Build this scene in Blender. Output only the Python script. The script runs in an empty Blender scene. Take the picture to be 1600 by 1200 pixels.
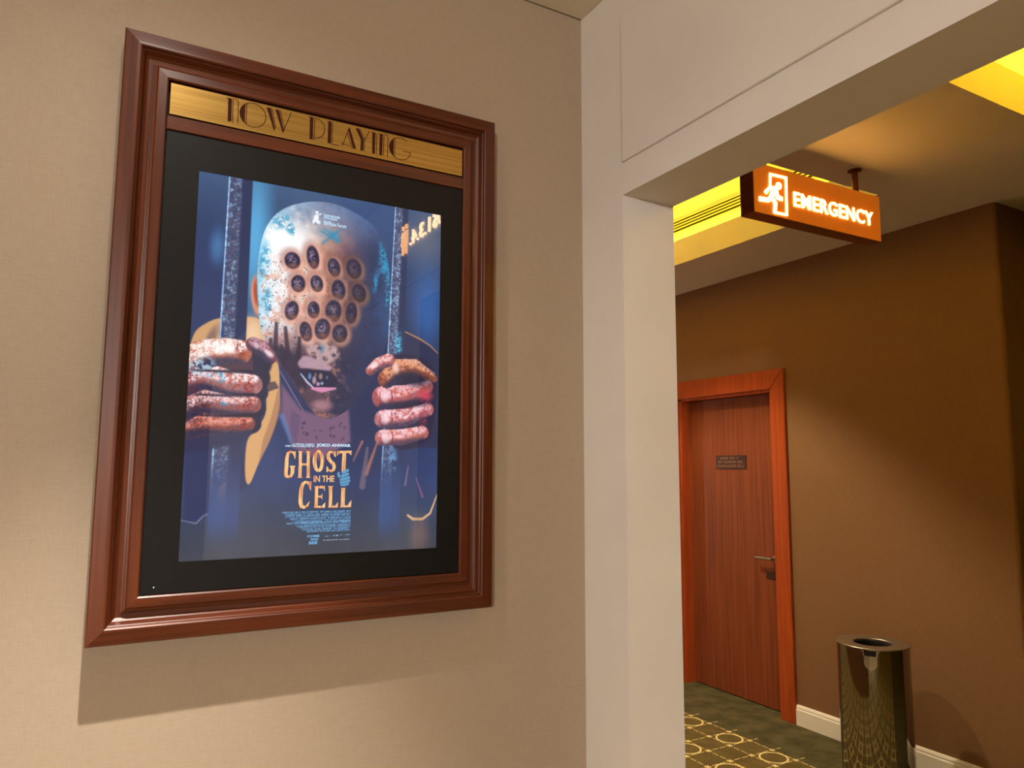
import bpy, bmesh, math, random
import numpy as np
from mathutils import Vector, Matrix

random.seed(4)
SC = bpy.context.scene
COL = SC.collection

# ------------------------------------------------------------------ camera
CAM_H = 1.58
FPX, YAW, PITCH, ROLL = 1144.12, 0.508010, 0.112129, 0.003543
_fw = np.array([math.sin(YAW)*math.cos(PITCH), math.cos(YAW)*math.cos(PITCH), math.sin(PITCH)])
_r = np.array([math.cos(YAW), -math.sin(YAW), 0.0])
_u = np.cross(_r, _fw)
_r2 = math.cos(ROLL)*_r + math.sin(ROLL)*_u
_u2 = -math.sin(ROLL)*_r + math.cos(ROLL)*_u
camd = bpy.data.cameras.new('camera')
camd.sensor_width = 36.0
camd.lens = FPX/1600*36.0
camd.clip_start = 0.02
cam = bpy.data.objects.new('camera', camd)
COL.objects.link(cam)
M = Matrix(((_r2[0], _u2[0], -_fw[0], 0), (_r2[1], _u2[1], -_fw[1], 0),
            (_r2[2], _u2[2], -_fw[2], CAM_H), (0, 0, 0, 1)))
cam.matrix_world = M
SC.camera = cam

# ------------------------------------------------------------------ world, exposure, lamps
w = bpy.data.worlds.new('world'); SC.world = w; w.use_nodes = True
w.node_tree.nodes['Background'].inputs[0].default_value = (0.9, 0.8, 0.7, 1)
w.node_tree.nodes['Background'].inputs[1].default_value = 0.0
SC.view_settings.view_transform = 'Standard'
SC.view_settings.look = 'None'
SC.view_settings.exposure = 0.0
SC.view_settings.gamma = 1.0
SC.view_settings.use_curve_mapping = False

WARM = (1.0, 0.80, 0.58)
def spot(name, loc, energy, angle, blend, col=WARM, radius=0.02, target=None):
    l = bpy.data.lights.new(name, 'SPOT'); l.energy = energy; l.spot_size = math.radians(angle)
    l.spot_blend = blend; l.color = col; l.shadow_soft_size = radius
    o = bpy.data.objects.new(name, l); COL.objects.link(o); o.location = loc
    if target is not None:
        o.rotation_euler = (Vector(target)-Vector(loc)).to_track_quat('-Z', 'Y').to_euler()
    return o
def area(name, loc, sx, sy, energy, col, direction):
    l = bpy.data.lights.new(name, 'AREA'); l.shape = 'RECTANGLE'; l.size = sx; l.size_y = sy
    l.energy = energy; l.color = col
    o = bpy.data.objects.new(name, l); COL.objects.link(o); o.location = loc
    z = -Vector(direction).normalized(); y = Vector((0, 1, 0)); x = y.cross(z)
    if x.length < 1e-3: x = Vector((1, 0, 0))
    x.normalize(); y = z.cross(x)
    o.rotation_euler = Matrix((x, y, z)).transposed().to_euler()
    return o
# downlight over the poster wall, plus added unseen fill for hall and corridor
spot('hall_downlight', (0.04, 1.22, 3.14), 680, 58, 0.8, (1.0, 0.93, 0.84), 0.015)
def fill_point(name, loc, energy, col, radius=0.16):
    l = bpy.data.lights.new(name, 'POINT'); l.energy = energy; l.color = col; l.shadow_soft_size = radius
    o = bpy.data.objects.new(name, l); COL.objects.link(o); o.location = loc
spot('hall_fill_flood', (0.06, 1.20, 3.14), 46, 150, 1.0, (1.0, 0.92, 0.80), 0.03)  # added wide fill at the downlight, balances the shadow under the frame
fill_point('hall_fill', (-4.4, -6.4, 2.7), 1150, (1.0, 0.98, 0.97))  # made-up point fill for the hall's ambient light, no fixture
fill_point('corridor_fill', (2.5, 6.4, 1.3), 40, (1.0, 0.82, 0.66), 0.1)  # added fill hidden behind the pillar, lifts the corridor ceiling
# corridor downlights in the trays
spot('corridor_downlight', (2.55, 3.75, 3.40), 250, 96, 0.35, (1.0, 0.82, 0.54), 0.04)
spot('corridor_downlight', (2.00, 2.90, 2.90), 85, 110, 0.6, (1.0, 0.82, 0.56), 0.04)
spot('corridor_downlight', (2.5, 0.6, 3.40), 16, 90, 0.5, (1.0, 0.82, 0.56), 0.04)
# cove light strips behind the lips of the two ceiling trays
COVE = (1.0, 0.68, 0.025)
CE = 30.0
area('cove_strip', (3.335, 3.7, 2.975), 0.05, 2.8, CE, COVE, (-0.30, 0, 1))
area('cove_strip', (2.185, 3.7, 2.975), 0.05, 2.8, CE, COVE, (0.30, 0, 1))
area('cove_strip', (3.335, 0.2, 2.975), 0.05, 2.2, CE*1.25, COVE, (-0.30, 0, 1))
area('cove_strip', (2.185, 0.2, 2.975), 0.05, 2.2, CE*1.25, COVE, (0.30, 0, 1))
area('cove_strip', (2.76, 1.44, 2.975), 0.9, 0.05, CE*.6, COVE, (0, -0.30, 1))

# ------------------------------------------------------------------ materials
def lin(c):
    out = []
    for v in c[:3]:
        v = v/255.0
        out.append(v/12.92 if v <= 0.04045 else ((v+0.055)/1.055)**2.4)
    return tuple(out) + (1.0,)
def base_mat(name, col, rough=0.6, metal=0.0, spec=0.5, coat=0.0):
    m = bpy.data.materials.new(name); m.use_nodes = True
    b = m.node_tree.nodes['Principled BSDF']
    b.inputs['Base Color'].default_value = lin(col)
    b.inputs['Roughness'].default_value = rough
    b.inputs['Metallic'].default_value = metal
    b.inputs['Specular IOR Level'].default_value = spec
    b.inputs['Coat Weight'].default_value = coat
    return m
def nodes(m): return m.node_tree.nodes, m.node_tree.links, m.node_tree.nodes['Principled BSDF']
def mapping(m, scale, coord='Object'):
    n, l, b = nodes(m)
    tc = n.new('ShaderNodeTexCoord'); mp = n.new('ShaderNodeMapping')
    mp.inputs['Scale'].default_value = scale
    l.new(tc.outputs[coord], mp.inputs['Vector'])
    return mp
def noise_mat(name, c1, c2, scale, detail=3, rough=0.6, bump=0.0, noise_scale=1.0, **kw):
    """two tones mixed by a noise stretched by SCALE"""
    m = base_mat(name, c1, rough, **kw)
    n, l, b = nodes(m)
    mp = mapping(m, scale)
    t = n.new('ShaderNodeTexNoise'); t.inputs['Scale'].default_value = noise_scale; t.inputs['Detail'].default_value = detail
    l.new(mp.outputs[0], t.inputs['Vector'])
    r = n.new('ShaderNodeValToRGB'); r.color_ramp.elements[0].position = 0.35; r.color_ramp.elements[1].position = 0.65
    r.color_ramp.elements[0].color = lin(c1); r.color_ramp.elements[1].color = lin(c2)
    l.new(t.outputs['Fac'], r.inputs['Fac']); l.new(r.outputs['Color'], b.inputs['Base Color'])
    if bump:
        bp = n.new('ShaderNodeBump'); bp.inputs['Strength'].default_value = bump; bp.inputs['Distance'].default_value = 0.002
        l.new(t.outputs['Fac'], bp.inputs['Height']); l.new(bp.outputs[0], b.inputs['Normal'])
    return m
def linen_mat(name, c1, c2, rough=0.75):
    """woven vinyl wall covering: crossed fine threads"""
    m = base_mat(name, c1, rough, spec=0.25)
    n, l, b = nodes(m)
    outs = []
    for sc in ((60, 60, 900), (900, 900, 60)):
        mp = mapping(m, sc)
        t = n.new('ShaderNodeTexNoise'); t.inputs['Scale'].default_value = 0.6; t.inputs['Detail'].default_value = 2
        l.new(mp.outputs[0], t.inputs['Vector']); outs.append(t)
    a = n.new('ShaderNodeMath'); a.operation = 'ADD'
    l.new(outs[0].outputs['Fac'], a.inputs[0]); l.new(outs[1].outputs['Fac'], a.inputs[1])
    r = n.new('ShaderNodeMapRange'); r.inputs['From Min'].default_value = 0.7; r.inputs['From Max'].default_value = 1.3
    l.new(a.outputs[0], r.inputs['Value'])
    mx = n.new('ShaderNodeMix'); mx.data_type = 'RGBA'
    mx.inputs['A'].default_value = lin(c1); mx.inputs['B'].default_value = lin(c2)
    l.new(r.outputs[0], mx.inputs['Factor']); l.new(mx.outputs['Result'], b.inputs['Base Color'])
    bp = n.new('ShaderNodeBump'); bp.inputs['Strength'].default_value = 0.12; bp.inputs['Distance'].default_value = 0.001
    l.new(a.outputs[0], bp.inputs['Height']); l.new(bp.outputs[0], b.inputs['Normal'])
    return m
def emit(m, col, strength):
    b = m.node_tree.nodes['Principled BSDF']
    b.inputs['Emission Color'].default_value = lin(col); b.inputs['Emission Strength'].default_value = strength
    return m

MAT = {}
MAT['linen'] = linen_mat('beige_linen_wall_covering', (158, 140, 120), (166, 149, 129))
MAT['brown_linen'] = linen_mat('brown_linen_wall_covering', (126, 92, 62), (136, 101, 70))
MAT['paint'] = noise_mat('off_white_paint', (224, 217, 211), (228, 221, 215), (3, 3, 3), rough=0.6, spec=0.3)
MAT['ceiling'] = noise_mat('ceiling_paint', (222, 212, 198), (226, 216, 202), (3, 3, 3), rough=0.8, spec=0.2)
MAT['soffit'] = noise_mat('corridor_ceiling_paint', (222, 214, 204), (226, 218, 208), (3, 3, 3), rough=0.75, spec=0.2)
MAT['white'] = noise_mat('white_skirting_paint', (240, 234, 224), (243, 237, 227), (5, 5, 5), rough=0.4)
MAT['wood_v'] = noise_mat('mahogany_upright_grain', (72, 32, 16), (92, 43, 20), (90, 90, 3), 5, rough=0.34, bump=0.05, coat=0.06, spec=0.32)
MAT['wood_h'] = noise_mat('mahogany_level_grain', (72, 32, 16), (92, 43, 20), (3, 90, 90), 5, rough=0.34, bump=0.05, coat=0.06, spec=0.32)
MAT['door'] = noise_mat('door_veneer', (108, 50, 22), (130, 64, 30), (60, 60, 1.6), 6, rough=0.55, bump=0.02, spec=0.3)
MAT['casing'] = noise_mat('door_casing_wood', (150, 62, 22), (172, 76, 30), (50, 50, 2.5), 4, rough=0.35)
MAT['brass'] = noise_mat('brushed_brass', (150, 114, 50), (172, 136, 66), (2.5, 200, 200), 3, rough=0.36, metal=0.6)
MAT['engraved'] = noise_mat('engraved_brown_lettering', (58, 24, 16), (66, 28, 18), (40, 40, 40), rough=0.7, spec=0.08)
MAT['bezel'] = noise_mat('black_screen_surround', (9, 8, 8), (12, 10, 10), (20, 20, 20), rough=0.5, spec=0.25)
MAT['dark'] = noise_mat('dark_void', (12, 10, 8), (16, 12, 10), (9, 9, 9), rough=0.8)
MAT['sign_body'] = noise_mat('bronze_sign_metal', (120, 62, 22), (136, 72, 28), (3, 3, 120), rough=0.4, metal=0.5)
MAT['amber'] = emit(noise_mat('amber_sign_panel', (176, 84, 20), (186, 92, 24), (4, 4, 4), rough=0.35), (215, 108, 18), 0.5)
MAT['sign_white'] = emit(base_mat('lit_white_lettering', (250, 246, 238)), (255, 188, 88), 16.0)
MAT['neon'] = emit(base_mat('lit_warm_lettering', (240, 180, 90)), (255, 214, 150), 24.0)
MAT['neon_dim'] = emit(base_mat('lit_orange_outline', (230, 150, 70)), (255, 196, 110), 16.0)
MAT['chrome'] = noise_mat('polished_steel', (150, 145, 136), (156, 151, 142), (2, 2, 60), rough=0.07, metal=1.0)
MAT['steel'] = noise_mat('satin_steel', (172, 166, 154), (184, 178, 166), (200, 200, 3), rough=0.38, metal=1.0)
MAT['plaque'] = noise_mat('dark_brown_plaque', (52, 24, 16), (60, 28, 19), (30, 30, 30), rough=0.45)
MAT['plaque_text'] = base_mat('pale_plaque_lettering', (150, 104, 74), 0.5)
MAT['slat'] = noise_mat('vent_slat_paint', (206, 180, 140), (212, 186, 146), (9, 9, 9), rough=0.5)
MAT['led'] = emit(base_mat('small_led', (200, 200, 200)), (220, 200, 180), 0.5)

# carpet: olive border, brown field with gold dashed grid and rings
def carpet():
    m = base_mat('patterned_carpet', (70, 64, 40), 0.95, spec=0.1)
    n, l, b = nodes(m)
    def mt(op, a, bb=None, c=None):
        x = n.new('ShaderNodeMath'); x.operation = op
        for i, v in enumerate((a, bb, c)):
            if v is None: continue
            if isinstance(v, (int, float)): x.inputs[i].default_value = v
            else: l.new(v, x.inputs[i])
        return x.outputs[0]
    tc = n.new('ShaderNodeTexCoord'); sp = n.new('ShaderNodeSeparateXYZ'); l.new(tc.outputs['Object'], sp.inputs[0])
    P = 0.163
    u = mt('DIVIDE', mt('SUBTRACT', sp.outputs[0], 3.391), P); v = mt('DIVIDE', mt('SUBTRACT', sp.outputs[1], 3.063), P)
    du = mt('PINGPONG', u, 0.5); dv = mt('PINGPONG', v, 0.5)
    def line(d, along, wid):
        on = mt('LESS_THAN', d, wid)
        dash = mt('GREATER_THAN', mt('PINGPONG', mt('ADD', mt('MULTIPLY', along, 3.0), 0.5), 0.5), 0.10)
        return mt('MULTIPLY', on, dash)
    inx = mt('LESS_THAN', sp.outputs[0], 3.398)
    inx2 = mt('LESS_THAN', sp.outputs[0], 3.457)
    l1 = mt('MULTIPLY', line(du, v, 0.016), inx)
    l2 = mt('MULTIPLY', line(dv, u, 0.016), inx2)
    cu = mt('PINGPONG', mt('ADD', u, 0.5), 1.0); cv = mt('PINGPONG', mt('ADD', v, 0.5), 1.0)
    rr = mt('SQRT', mt('ADD', mt('MULTIPLY', cu, cu), mt('MULTIPLY', cv, cv)))
    ring = mt('MULTIPLY', mt('LESS_THAN', mt('ABSOLUTE', mt('SUBTRACT', rr, 0.455)), 0.032), inx)
    # small crosses on the grid points, turned 45 degrees
    near = mt('LESS_THAN', mt('MAXIMUM', du, dv), 0.10)
    diag = mt('LESS_THAN', mt('ABSOLUTE', mt('SUBTRACT', du, dv)), 0.025)
    cross = mt('MULTIPLY', mt('MULTIPLY', near, diag), inx)
    pat = mt('MAXIMUM', mt('MAXIMUM', l1, l2), mt('MAXIMUM', ring, cross))
    no = n.new('ShaderNodeTexNoise'); no.inputs['Scale'].default_value = 9; no.inputs['Detail'].default_value = 6
    l.new(tc.outputs['Object'], no.inputs['Vector'])
    fine = n.new('ShaderNodeTexNoise'); fine.inputs['Scale'].default_value = 450
    l.new(tc.outputs['Object'], fine.inputs['Vector'])
    def ramp(c1, c2, src):
        r = n.new('ShaderNodeValToRGB'); r.color_ramp.elements[0].position = 0.35; r.color_ramp.elements[1].position = 0.68
        r.color_ramp.elements[0].color = lin(c1); r.color_ramp.elements[1].color = lin(c2); l.new(src, r.inputs['Fac']); return r.outputs[0]
    border = ramp((72, 68, 44), (98, 90, 62), no.outputs['Fac'])
    field = ramp((94, 80, 46), (112, 96, 58), no.outputs['Fac'])
    def mix(f, a, c):
        x = n.new('ShaderNodeMix'); x.data_type = 'RGBA'; l.new(f, x.inputs['Factor'])
        for s, k in ((a, 'A'), (c, 'B')):
            if isinstance(s, tuple): x.inputs[k].default_value = s
            else: l.new(s, x.inputs[k])
        return x.outputs['Result']
    c = mix(pat, mix(inx, border, field), lin((232, 214, 150)))
    l.new(c, b.inputs['Base Color'])
    bp = n.new('ShaderNodeBump'); bp.inputs['Strength'].default_value = 0.4; bp.inputs['Distance'].default_value = 0.003
    l.new(fine.outputs['Fac'], bp.inputs['Height']); l.new(bp.outputs[0], b.inputs['Normal'])
    return m
MAT['carpet'] = carpet()

# ------------------------------------------------------------------ mesh helpers
def obj(name, bm, m, parent=None, smooth=False, recalc=True):
    if recalc: bmesh.ops.recalc_face_normals(bm, faces=bm.faces)
    me = bpy.data.meshes.new(name); bm.to_mesh(me); bm.free()
    me.materials.append(m)
    o = bpy.data.objects.new(name, me); COL.objects.link(o)
    if smooth:
        for f in me.polygons: f.use_smooth = True
        me.set_sharp_from_angle(angle=math.radians(35))
    if parent is not None:
        o.parent = parent
        o.matrix_parent_inverse = parent.matrix_world.inverted()
    return o
def box(bm, x0, x1, y0, y1, z0, z1, bev=0.0):
    vs = [bm.verts.new(v) for v in ((x0, y0, z0), (x1, y0, z0), (x1, y1, z0), (x0, y1, z0), (x0, y0, z1), (x1, y0, z1), (x1, y1, z1), (x0, y1, z1))]
    fs = [bm.faces.new([vs[i] for i in f]) for f in ((0, 3, 2, 1), (4, 5, 6, 7), (0, 1, 5, 4), (1, 2, 6, 5), (2, 3, 7, 6), (3, 0, 4, 7))]
    if bev:
        es = list({e for f in fs for e in f.edges})
        bmesh.ops.bevel(bm, geom=es, offset=bev, segments=2, affect='EDGES', profile=0.5)
def boxo(name, m, x0, x1, y0, y1, z0, z1, parent=None, bev=0.0):
    bm = bmesh.new(); box(bm, x0, x1, y0, y1, z0, z1, bev); return obj(name, bm, m, parent)
def thing(name, loc, label, cat, group=None):
    o = bpy.data.objects.new(name, None); COL.objects.link(o); o.location = loc; o.empty_display_size = 0.1
    o.matrix_world = Matrix.Translation(loc)
    o['label'] = label; o['category'] = cat
    if group: o['group'] = group
    return o
def structure(o, label=None):
    o['kind'] = 'structure'
    if label: o['label'] = label
    return o
def cyl(bm, p0, p1, r, seg=20):
    p0, p1 = Vector(p0), Vector(p1); d = (p1-p0).normalized()
    a = d.orthogonal().normalized(); b = d.cross(a)
    r0 = []; r1 = []
    for i in range(seg):
        t = 2*math.pi*i/seg; o = (a*math.cos(t)+b*math.sin(t))*r
        r0.append(bm.verts.new(p0+o)); r1.append(bm.verts.new(p1+o))
    for i in range(seg):
        j = (i+1) % seg; bm.faces.new((r0[i], r0[j], r1[j], r1[i]))
    bm.faces.new(r0[::-1]); bm.faces.new(r1)
def lathe(bm, prof, cx, cy, seg=96):
    rings = []
    for r, z in prof:
        if r < 1e-6: rings.append([bm.verts.new((cx, cy, z))]*seg); continue
        rings.append([bm.verts.new((cx+r*math.cos(2*math.pi*i/seg), cy+r*math.sin(2*math.pi*i/seg), z)) for i in range(seg)])
    for a, b in zip(rings, rings[1:]):
        for i in range(seg):
            j = (i+1) % seg
            f = []
            for v in (a[i], a[j], b[j], b[i]):
                if v not in f: f.append(v)
            if len(f) > 2: bm.faces.new(f)
def ribbon(bm, pts, wid, to3, closed=False):
    """flat stroke of a width (number or one per point) through 2-D points, mitred"""
    n = len(pts); P = [Vector((p[0], p[1])) for p in pts]
    ws = wid if isinstance(wid, (list, tuple)) else [wid]*n
    L = []; R = []
    for i in range(n):
        if closed: a, b = P[i-1], P[(i+1) % n]; t0 = (P[i]-a).normalized(); t1 = (b-P[i]).normalized()
        else:
            t0 = (P[i]-P[i-1]).normalized() if i else (P[1]-P[0]).normalized()
            t1 = (P[i+1]-P[i]).normalized() if i < n-1 else t0
        t = (t0+t1)
        t = t.normalized() if t.length > 1e-6 else t0
        nn = Vector((-t.y, t.x)); k = 1.0/max(0.5, nn.dot(Vector((-t0.y, t0.x))))
        L.append(bm.verts.new(to3(P[i]+nn*ws[i]*0.5*k))); R.append(bm.verts.new(to3(P[i]-nn*ws[i]*0.5*k)))
    for i in range(n if closed else n-1):
        j = (i+1) % n; bm.faces.new((L[i], L[j], R[j], R[i]))
def poly(bm, pts, to3):
    bm.faces.new([bm.verts.new(to3(Vector((p[0], p[1])))) for p in pts])
def arc(cx, cy, rx, ry, a0, a1, n=24):
    return [(cx+rx*math.cos(math.radians(a0+(a1-a0)*i/n)), cy+ry*math.sin(math.radians(a0+(a1-a0)*i/n))) for i in range(n+1)]
def solidify(bm, vec):
    """give flat lettering a thickness"""
    r = bmesh.ops.extrude_face_region(bm, geom=list(bm.faces))
    bmesh.ops.translate(bm, verts=[v for v in r['geom'] if isinstance(v, bmesh.types.BMVert)], vec=vec)
def text_bm(s, size, bold=0.0, spacing=1.0):
    """letters of the built-in face as flat polygons in x,y"""
    c = bpy.data.curves.new('lettering', 'FONT'); c.body = s; c.size = size; c.offset = bold; c.space_character = spacing
    c.resolution_u = 3
    o = bpy.data.objects.new('lettering', c); COL.objects.link(o)
    dg = bpy.context.evaluated_depsgraph_get(); dg.update()
    me = bpy.data.meshes.new_from_object(o.evaluated_get(dg))
    bm = bmesh.new(); bm.from_mesh(me)
    bpy.data.objects.remove(o); bpy.data.curves.remove(c); bpy.data.meshes.remove(me)
    return bm
def fit_text(bm, x0, x1, y0, y1):
    xs = [v.co.x for v in bm.verts]; ys = [v.co.y for v in bm.verts]
    ax, bx, ay, by = min(xs), max(xs), min(ys), max(ys)
    for v in bm.verts:
        v.co.x = x0+(v.co.x-ax)/(bx-ax)*(x1-x0); v.co.y = y0+(v.co.y-ay)/(by-ay)*(y1-y0)
def place(bm, fn):
    for v in bm.verts: v.co = fn(v.co)
def join(bm, other):
    me = bpy.data.meshes.new('joined'); other.to_mesh(me); other.free(); bm.from_mesh(me); bpy.data.meshes.remove(me)

# measured points of the photograph -> points on a plane of the place
def ray(px, py): return (px-800)/FPX*_r2 - (py-600)/FPX*_u2 + _fw
def at_y(px, py, Y):
    d = ray(px, py); t = Y/d[1]; return (d[0]*t, CAM_H+d[2]*t)

# ------------------------------------------------------------------ the room
YW, XW, XB, YJ = 2.02, 1.40, 1.61, 1.795      # poster wall, opening wall (two faces), jamb
ZH, ZC, ZS = 2.44, 3.158, 2.917               # header underside, hall ceiling, corridor ceiling
XF, YF = 3.858, 1.936                         # corridor wall and its corner
structure(boxo('floor', MAT['carpet'], -7.2, 6.4, -8.0, 7.0, -0.10, 0.0))
structure(boxo('wall_left', MAT['linen'], -7.2, XW, YW, YW+0.15, 0.0, 3.6))
bm = bmesh.new()
box(bm, XW, XB, YJ, 7.0, 0, 3.6)
box(bm, XW, XB, 0.44, YJ, ZH, 3.6)
box(bm, XW, XB, -8.0, 0.44, 0, 3.6)  # unseen end, brought forward to keep hall light off the corridor wall
structure(obj('wall_right', bm, MAT['paint']))
bm = bmesh.new(); box(bm, XW-0.009, XW+0.002, -0.8, 1.787, 2.545, 3.035, 0.004)
structure(obj('trim_1', bm, MAT['paint']))
structure(boxo('wall_back', MAT['linen'], -7.2, XW, -8.1, -8.0, 0, 3.6))
structure(boxo('wall_west', MAT['linen'], -7.3, -7.2, -8.1, 2.2, 0, 3.6))
structure(boxo('ceiling', MAT['ceiling'], -7.2, XW-0.001, -8.0, YW-0.006, ZC, ZC+0.1))
structure(boxo('wall_passage', MAT['brown_linen'], XB, XB+0.012, 1.84, 7.0, 0, ZS))  # unseen brown facing, added to darken what the bin mirrors
# corridor wall with the door hole, and its corner return
DY0, DY1, DZ = 3.385, 4.285, 2.10
bm = bmesh.new()
box(bm, XF, XF+0.2, YF+0.2, DY0, 0, 3.6)
box(bm, XF, XF+0.2, DY1, 7.0, 0, 3.6)
box(bm, XF, XF+0.2, DY0, DY1, DZ, 3.6)
# rounded corner where the corridor wall turns away
c0 = []
for i in range(9):
    a = math.pi + math.pi/2*i/8; c0.append((XF+0.02+0.02*math.cos(a), YF+0.02+0.02*math.sin(a)))
outline = [(XF, YF+0.2)] + c0 + [(6.4, YF), (6.4, YF+0.2)]
lo = [bm.verts.new((x, y, 0)) for x, y in outline]; hi = [bm.verts.new((x, y, 3.6)) for x, y in outline]
for i in range(len(outline)):
    j = (i+1) % len(outline); bm.faces.new((lo[i], lo[j], hi[j], hi[i]))
structure(obj('wall_corridor', bm, MAT['brown_linen']))
structure(boxo('wall_far', MAT['brown_linen'], XB, XF+0.2, 7.0, 7.1, 0, 3.6))
structure(boxo('wall_east', MAT['brown_linen'], 6.4, 6.5, -5.1, 2.2, 0, 3.6))
structure(boxo('wall_lobby', MAT['brown_linen'], XB, 6.4, -5.1, -5.0, 0, 3.6))
# corridor ceiling with two lit trays
bm = bmesh.new()
xs = [XB, 2.25, 3.27, 6.4]; ys = [-5.0, -1.2, 1.375, 2.168, 5.3, 7.0]
holes = {(1, 1), (1, 3)}
for i in range(3):
    for j in range(5):
        if (i, j) in holes: continue
        bm.faces.new([bm.verts.new(v) for v in ((xs[i], ys[j], ZS), (xs[i], ys[j+1], ZS), (xs[i+1], ys[j+1], ZS), (xs[i+1], ys[j], ZS))])
LT, CW, ZT, ZLEDGE, ZLIP = 0.02, 0.15, 3.46, 2.945, 3.083
for y0, y1 in ((ys[1], ys[2]), (ys[3], ys[4])):
    x0, x1 = xs[1], xs[2]
    def loop(d, z): return [Vector((x0-d, y0-d, z)), Vector((x1+d, y0-d, z)), Vector((x1+d, y1+d, z)), Vector((x0-d, y1+d, z))]
    rings = [loop(0, ZS), loop(0, ZLIP), loop(LT, ZLIP), loop(LT, ZLEDGE), loop(CW, ZLEDGE), loop(CW, ZT)]
    for a, b in zip(rings, rings[1:]):
        for k in range(4):
            bm.faces.new([bm.verts.new(v) for v in (a[k], a[(k+1) % 4], b[(k+1) % 4], b[k])])
    bm.faces.new([bm.verts.new(v) for v in rings[-1]])
bmesh.ops.remove_doubles(bm, verts=bm.verts, dist=1e-5)
structure(obj('ceiling_corridor', bm, MAT['soffit']))

# baseboards: a white skirting with a stepped top
def skirting(name, pts):
    prof = [(0, 0), (0.016, 0), (0.016, 0.092), (0.012, 0.098), (0.012, 0.108), (0.006, 0.119), (0, 0.121)]
    bm = bmesh.new(); rows = []
    for (x, y, nx, ny) in pts:
        rows.append([bm.verts.new((x+nx*d, y+ny*d, z)) for d, z in prof])
    for a, b in zip(rows, rows[1:]):
        for k in range(len(prof)-1): bm.faces.new((a[k], a[k+1], b[k+1], b[k]))
    bm.faces.new(rows[0]); bm.faces.new(rows[-1][::-1])
    structure(obj(name, bm, MAT['white']))
skirting('baseboard_corridor', [(XF, 3.273, -1, 0), (XF, YF+0.004, -1, 0), (XF+0.004, YF, 0, -1), (6.4, YF, 0, -1)])
skirting('baseboard_left', [(-7.2, YW, 0, -1), (XW, YW, 0, -1)])

# ------------------------------------------------------------------ door
XL = 3.94
door = thing('door_1', (XL, (DY0+DY1)/2, 0), 'reddish brown wooden door with a plaque, in the dim corridor wall', 'door')
structure(door)
boxo('door_leaf', MAT['door'], XL, XL+0.045, DY0+0.02, DY1-0.02, 0.006, DZ-0.022, door, 0.002)
bm = bmesh.new()
def casing_piece(poly_yz, x0, x1):
    a = [bm.verts.new((x0, y, z)) for y, z in poly_yz]; b = [bm.verts.new((x1, y, z)) for y, z in poly_yz]
    bm.faces.new(a); bm.faces.new(b[::-1])
    for i in range(len(a)):
        j = (i+1) % len(a); bm.faces.new((a[i], a[j], b[j], b[i]))
OY0, OY1, OZ = 3.273, DY1+0.112, 2.225
I0, I1, IZ = DY0+0.004, DY1-0.004, DZ-0.004
for x0, e in ((XF-0.018, 0.0), ):
    casing_piece([(OY0, 0), (I0, 0), (I0, IZ), (OY0, OZ)], XF-0.018, XF+0.002)
    casing_piece([(I1, 0), (OY1, 0), (OY1, OZ), (I1, IZ)], XF-0.018, XF+0.002)
    casing_piece([(OY0, OZ), (I0, IZ), (I1, IZ), (OY1, OZ)], XF-0.018, XF+0.002)
bmesh.ops.bevel(bm, geom=list(bm.edges), offset=0.003, segments=2, affect='EDGES')
obj('door_casing', bm, MAT['casing'], door)
bm = bmesh.new()
box(bm, XF, XF+0.15, I0-0.004, I0+0.018, 0, IZ); box(bm, XF, XF+0.15, I1-0.018, I1+0.004, 0, IZ); box(bm, XF, XF+0.15, I0, I1, IZ-0.018, IZ+0.004)
obj('door_lining', bm, MAT['casing'], door)
bm = bmesh.new()
cyl(bm, (XL+0.002, 3.478, 0.976), (XL-0.052, 3.478, 0.976), 0.009)
cyl(bm, (XL-0.046, 3.470, 0.976), (XL-0.046, 3.608, 0.976), 0.0095)
cyl(bm, (XL+0.002, 3.478, 0.976), (XL-0.006, 3.478, 0.976), 0.022)
h = obj('door_handle', bm, MAT['steel'], door, True); h['label'] = 'satin steel lever handle'
boxo('lock_plate', MAT['plaque'], XL-0.005, XL+0.002, 3.476, 3.556, 0.842, 0.888, door, 0.002)
pl = boxo('name_plate', MAT['plaque'], XL-0.005, XL+0.002, 3.700, 3.990, 1.568, 1.665, door, 0.0015)
pl['label'] = 'dark brown plaque with three lines of pale lettering'
bm = bmesh.new(); rnd = random.Random(5)
# three worn lines of capitals, unreadable in the photograph: upright strokes only
for (z, a, b) in ((1.645, 3.942, 3.775), (1.617, 3.965, 3.735), (1.588, 3.975, 3.725)):
    y = a
    while y > b:
        k = rnd.random()
        if k < 0.12: y -= 0.012; continue
        zz = 0.0085
        box(bm, XL-0.0062, XL-0.004, y-0.0035, y, z-zz, z+zz)
        if k < 0.6: box(bm, XL-0.0062, XL-0.004, y-0.009, y-0.003, z+zz-0.004, z+zz)
        elif k < 0.8: box(bm, XL-0.0062, XL-0.004, y-0.009, y-0.003, z-0.002, z+0.002)
        y -= 0.0135
obj('plate_lettering', bm, MAT['plaque_text'], pl)

# ------------------------------------------------------------------ linear air vent in the tray's upper wall
XV = 3.27+CW
vent = thing('air_vent', (XV, 3.7, 3.205), 'long linear slot air vent in the yellow lit ceiling tray above the corridor', 'vent')
boxo('vent_back', MAT['dark'], XV-0.004, XV-0.001, 2.5, 5.2, 3.205, 3.290, vent)
for k in range(5):
    z = 3.207+k*0.0197
    boxo('slat', MAT['slat'], XV-0.009, XV-0.004, 2.5, 5.2, z, z+(0.0068 if 0 < k < 4 else 0.003), vent)
for y0, y1 in ((2.485, 2.5), (5.2, 5.215)):
    boxo('end_cap', MAT['slat'], XV-0.010, XV-0.001, y0, y1, 3.203, 3.292, vent)

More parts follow.
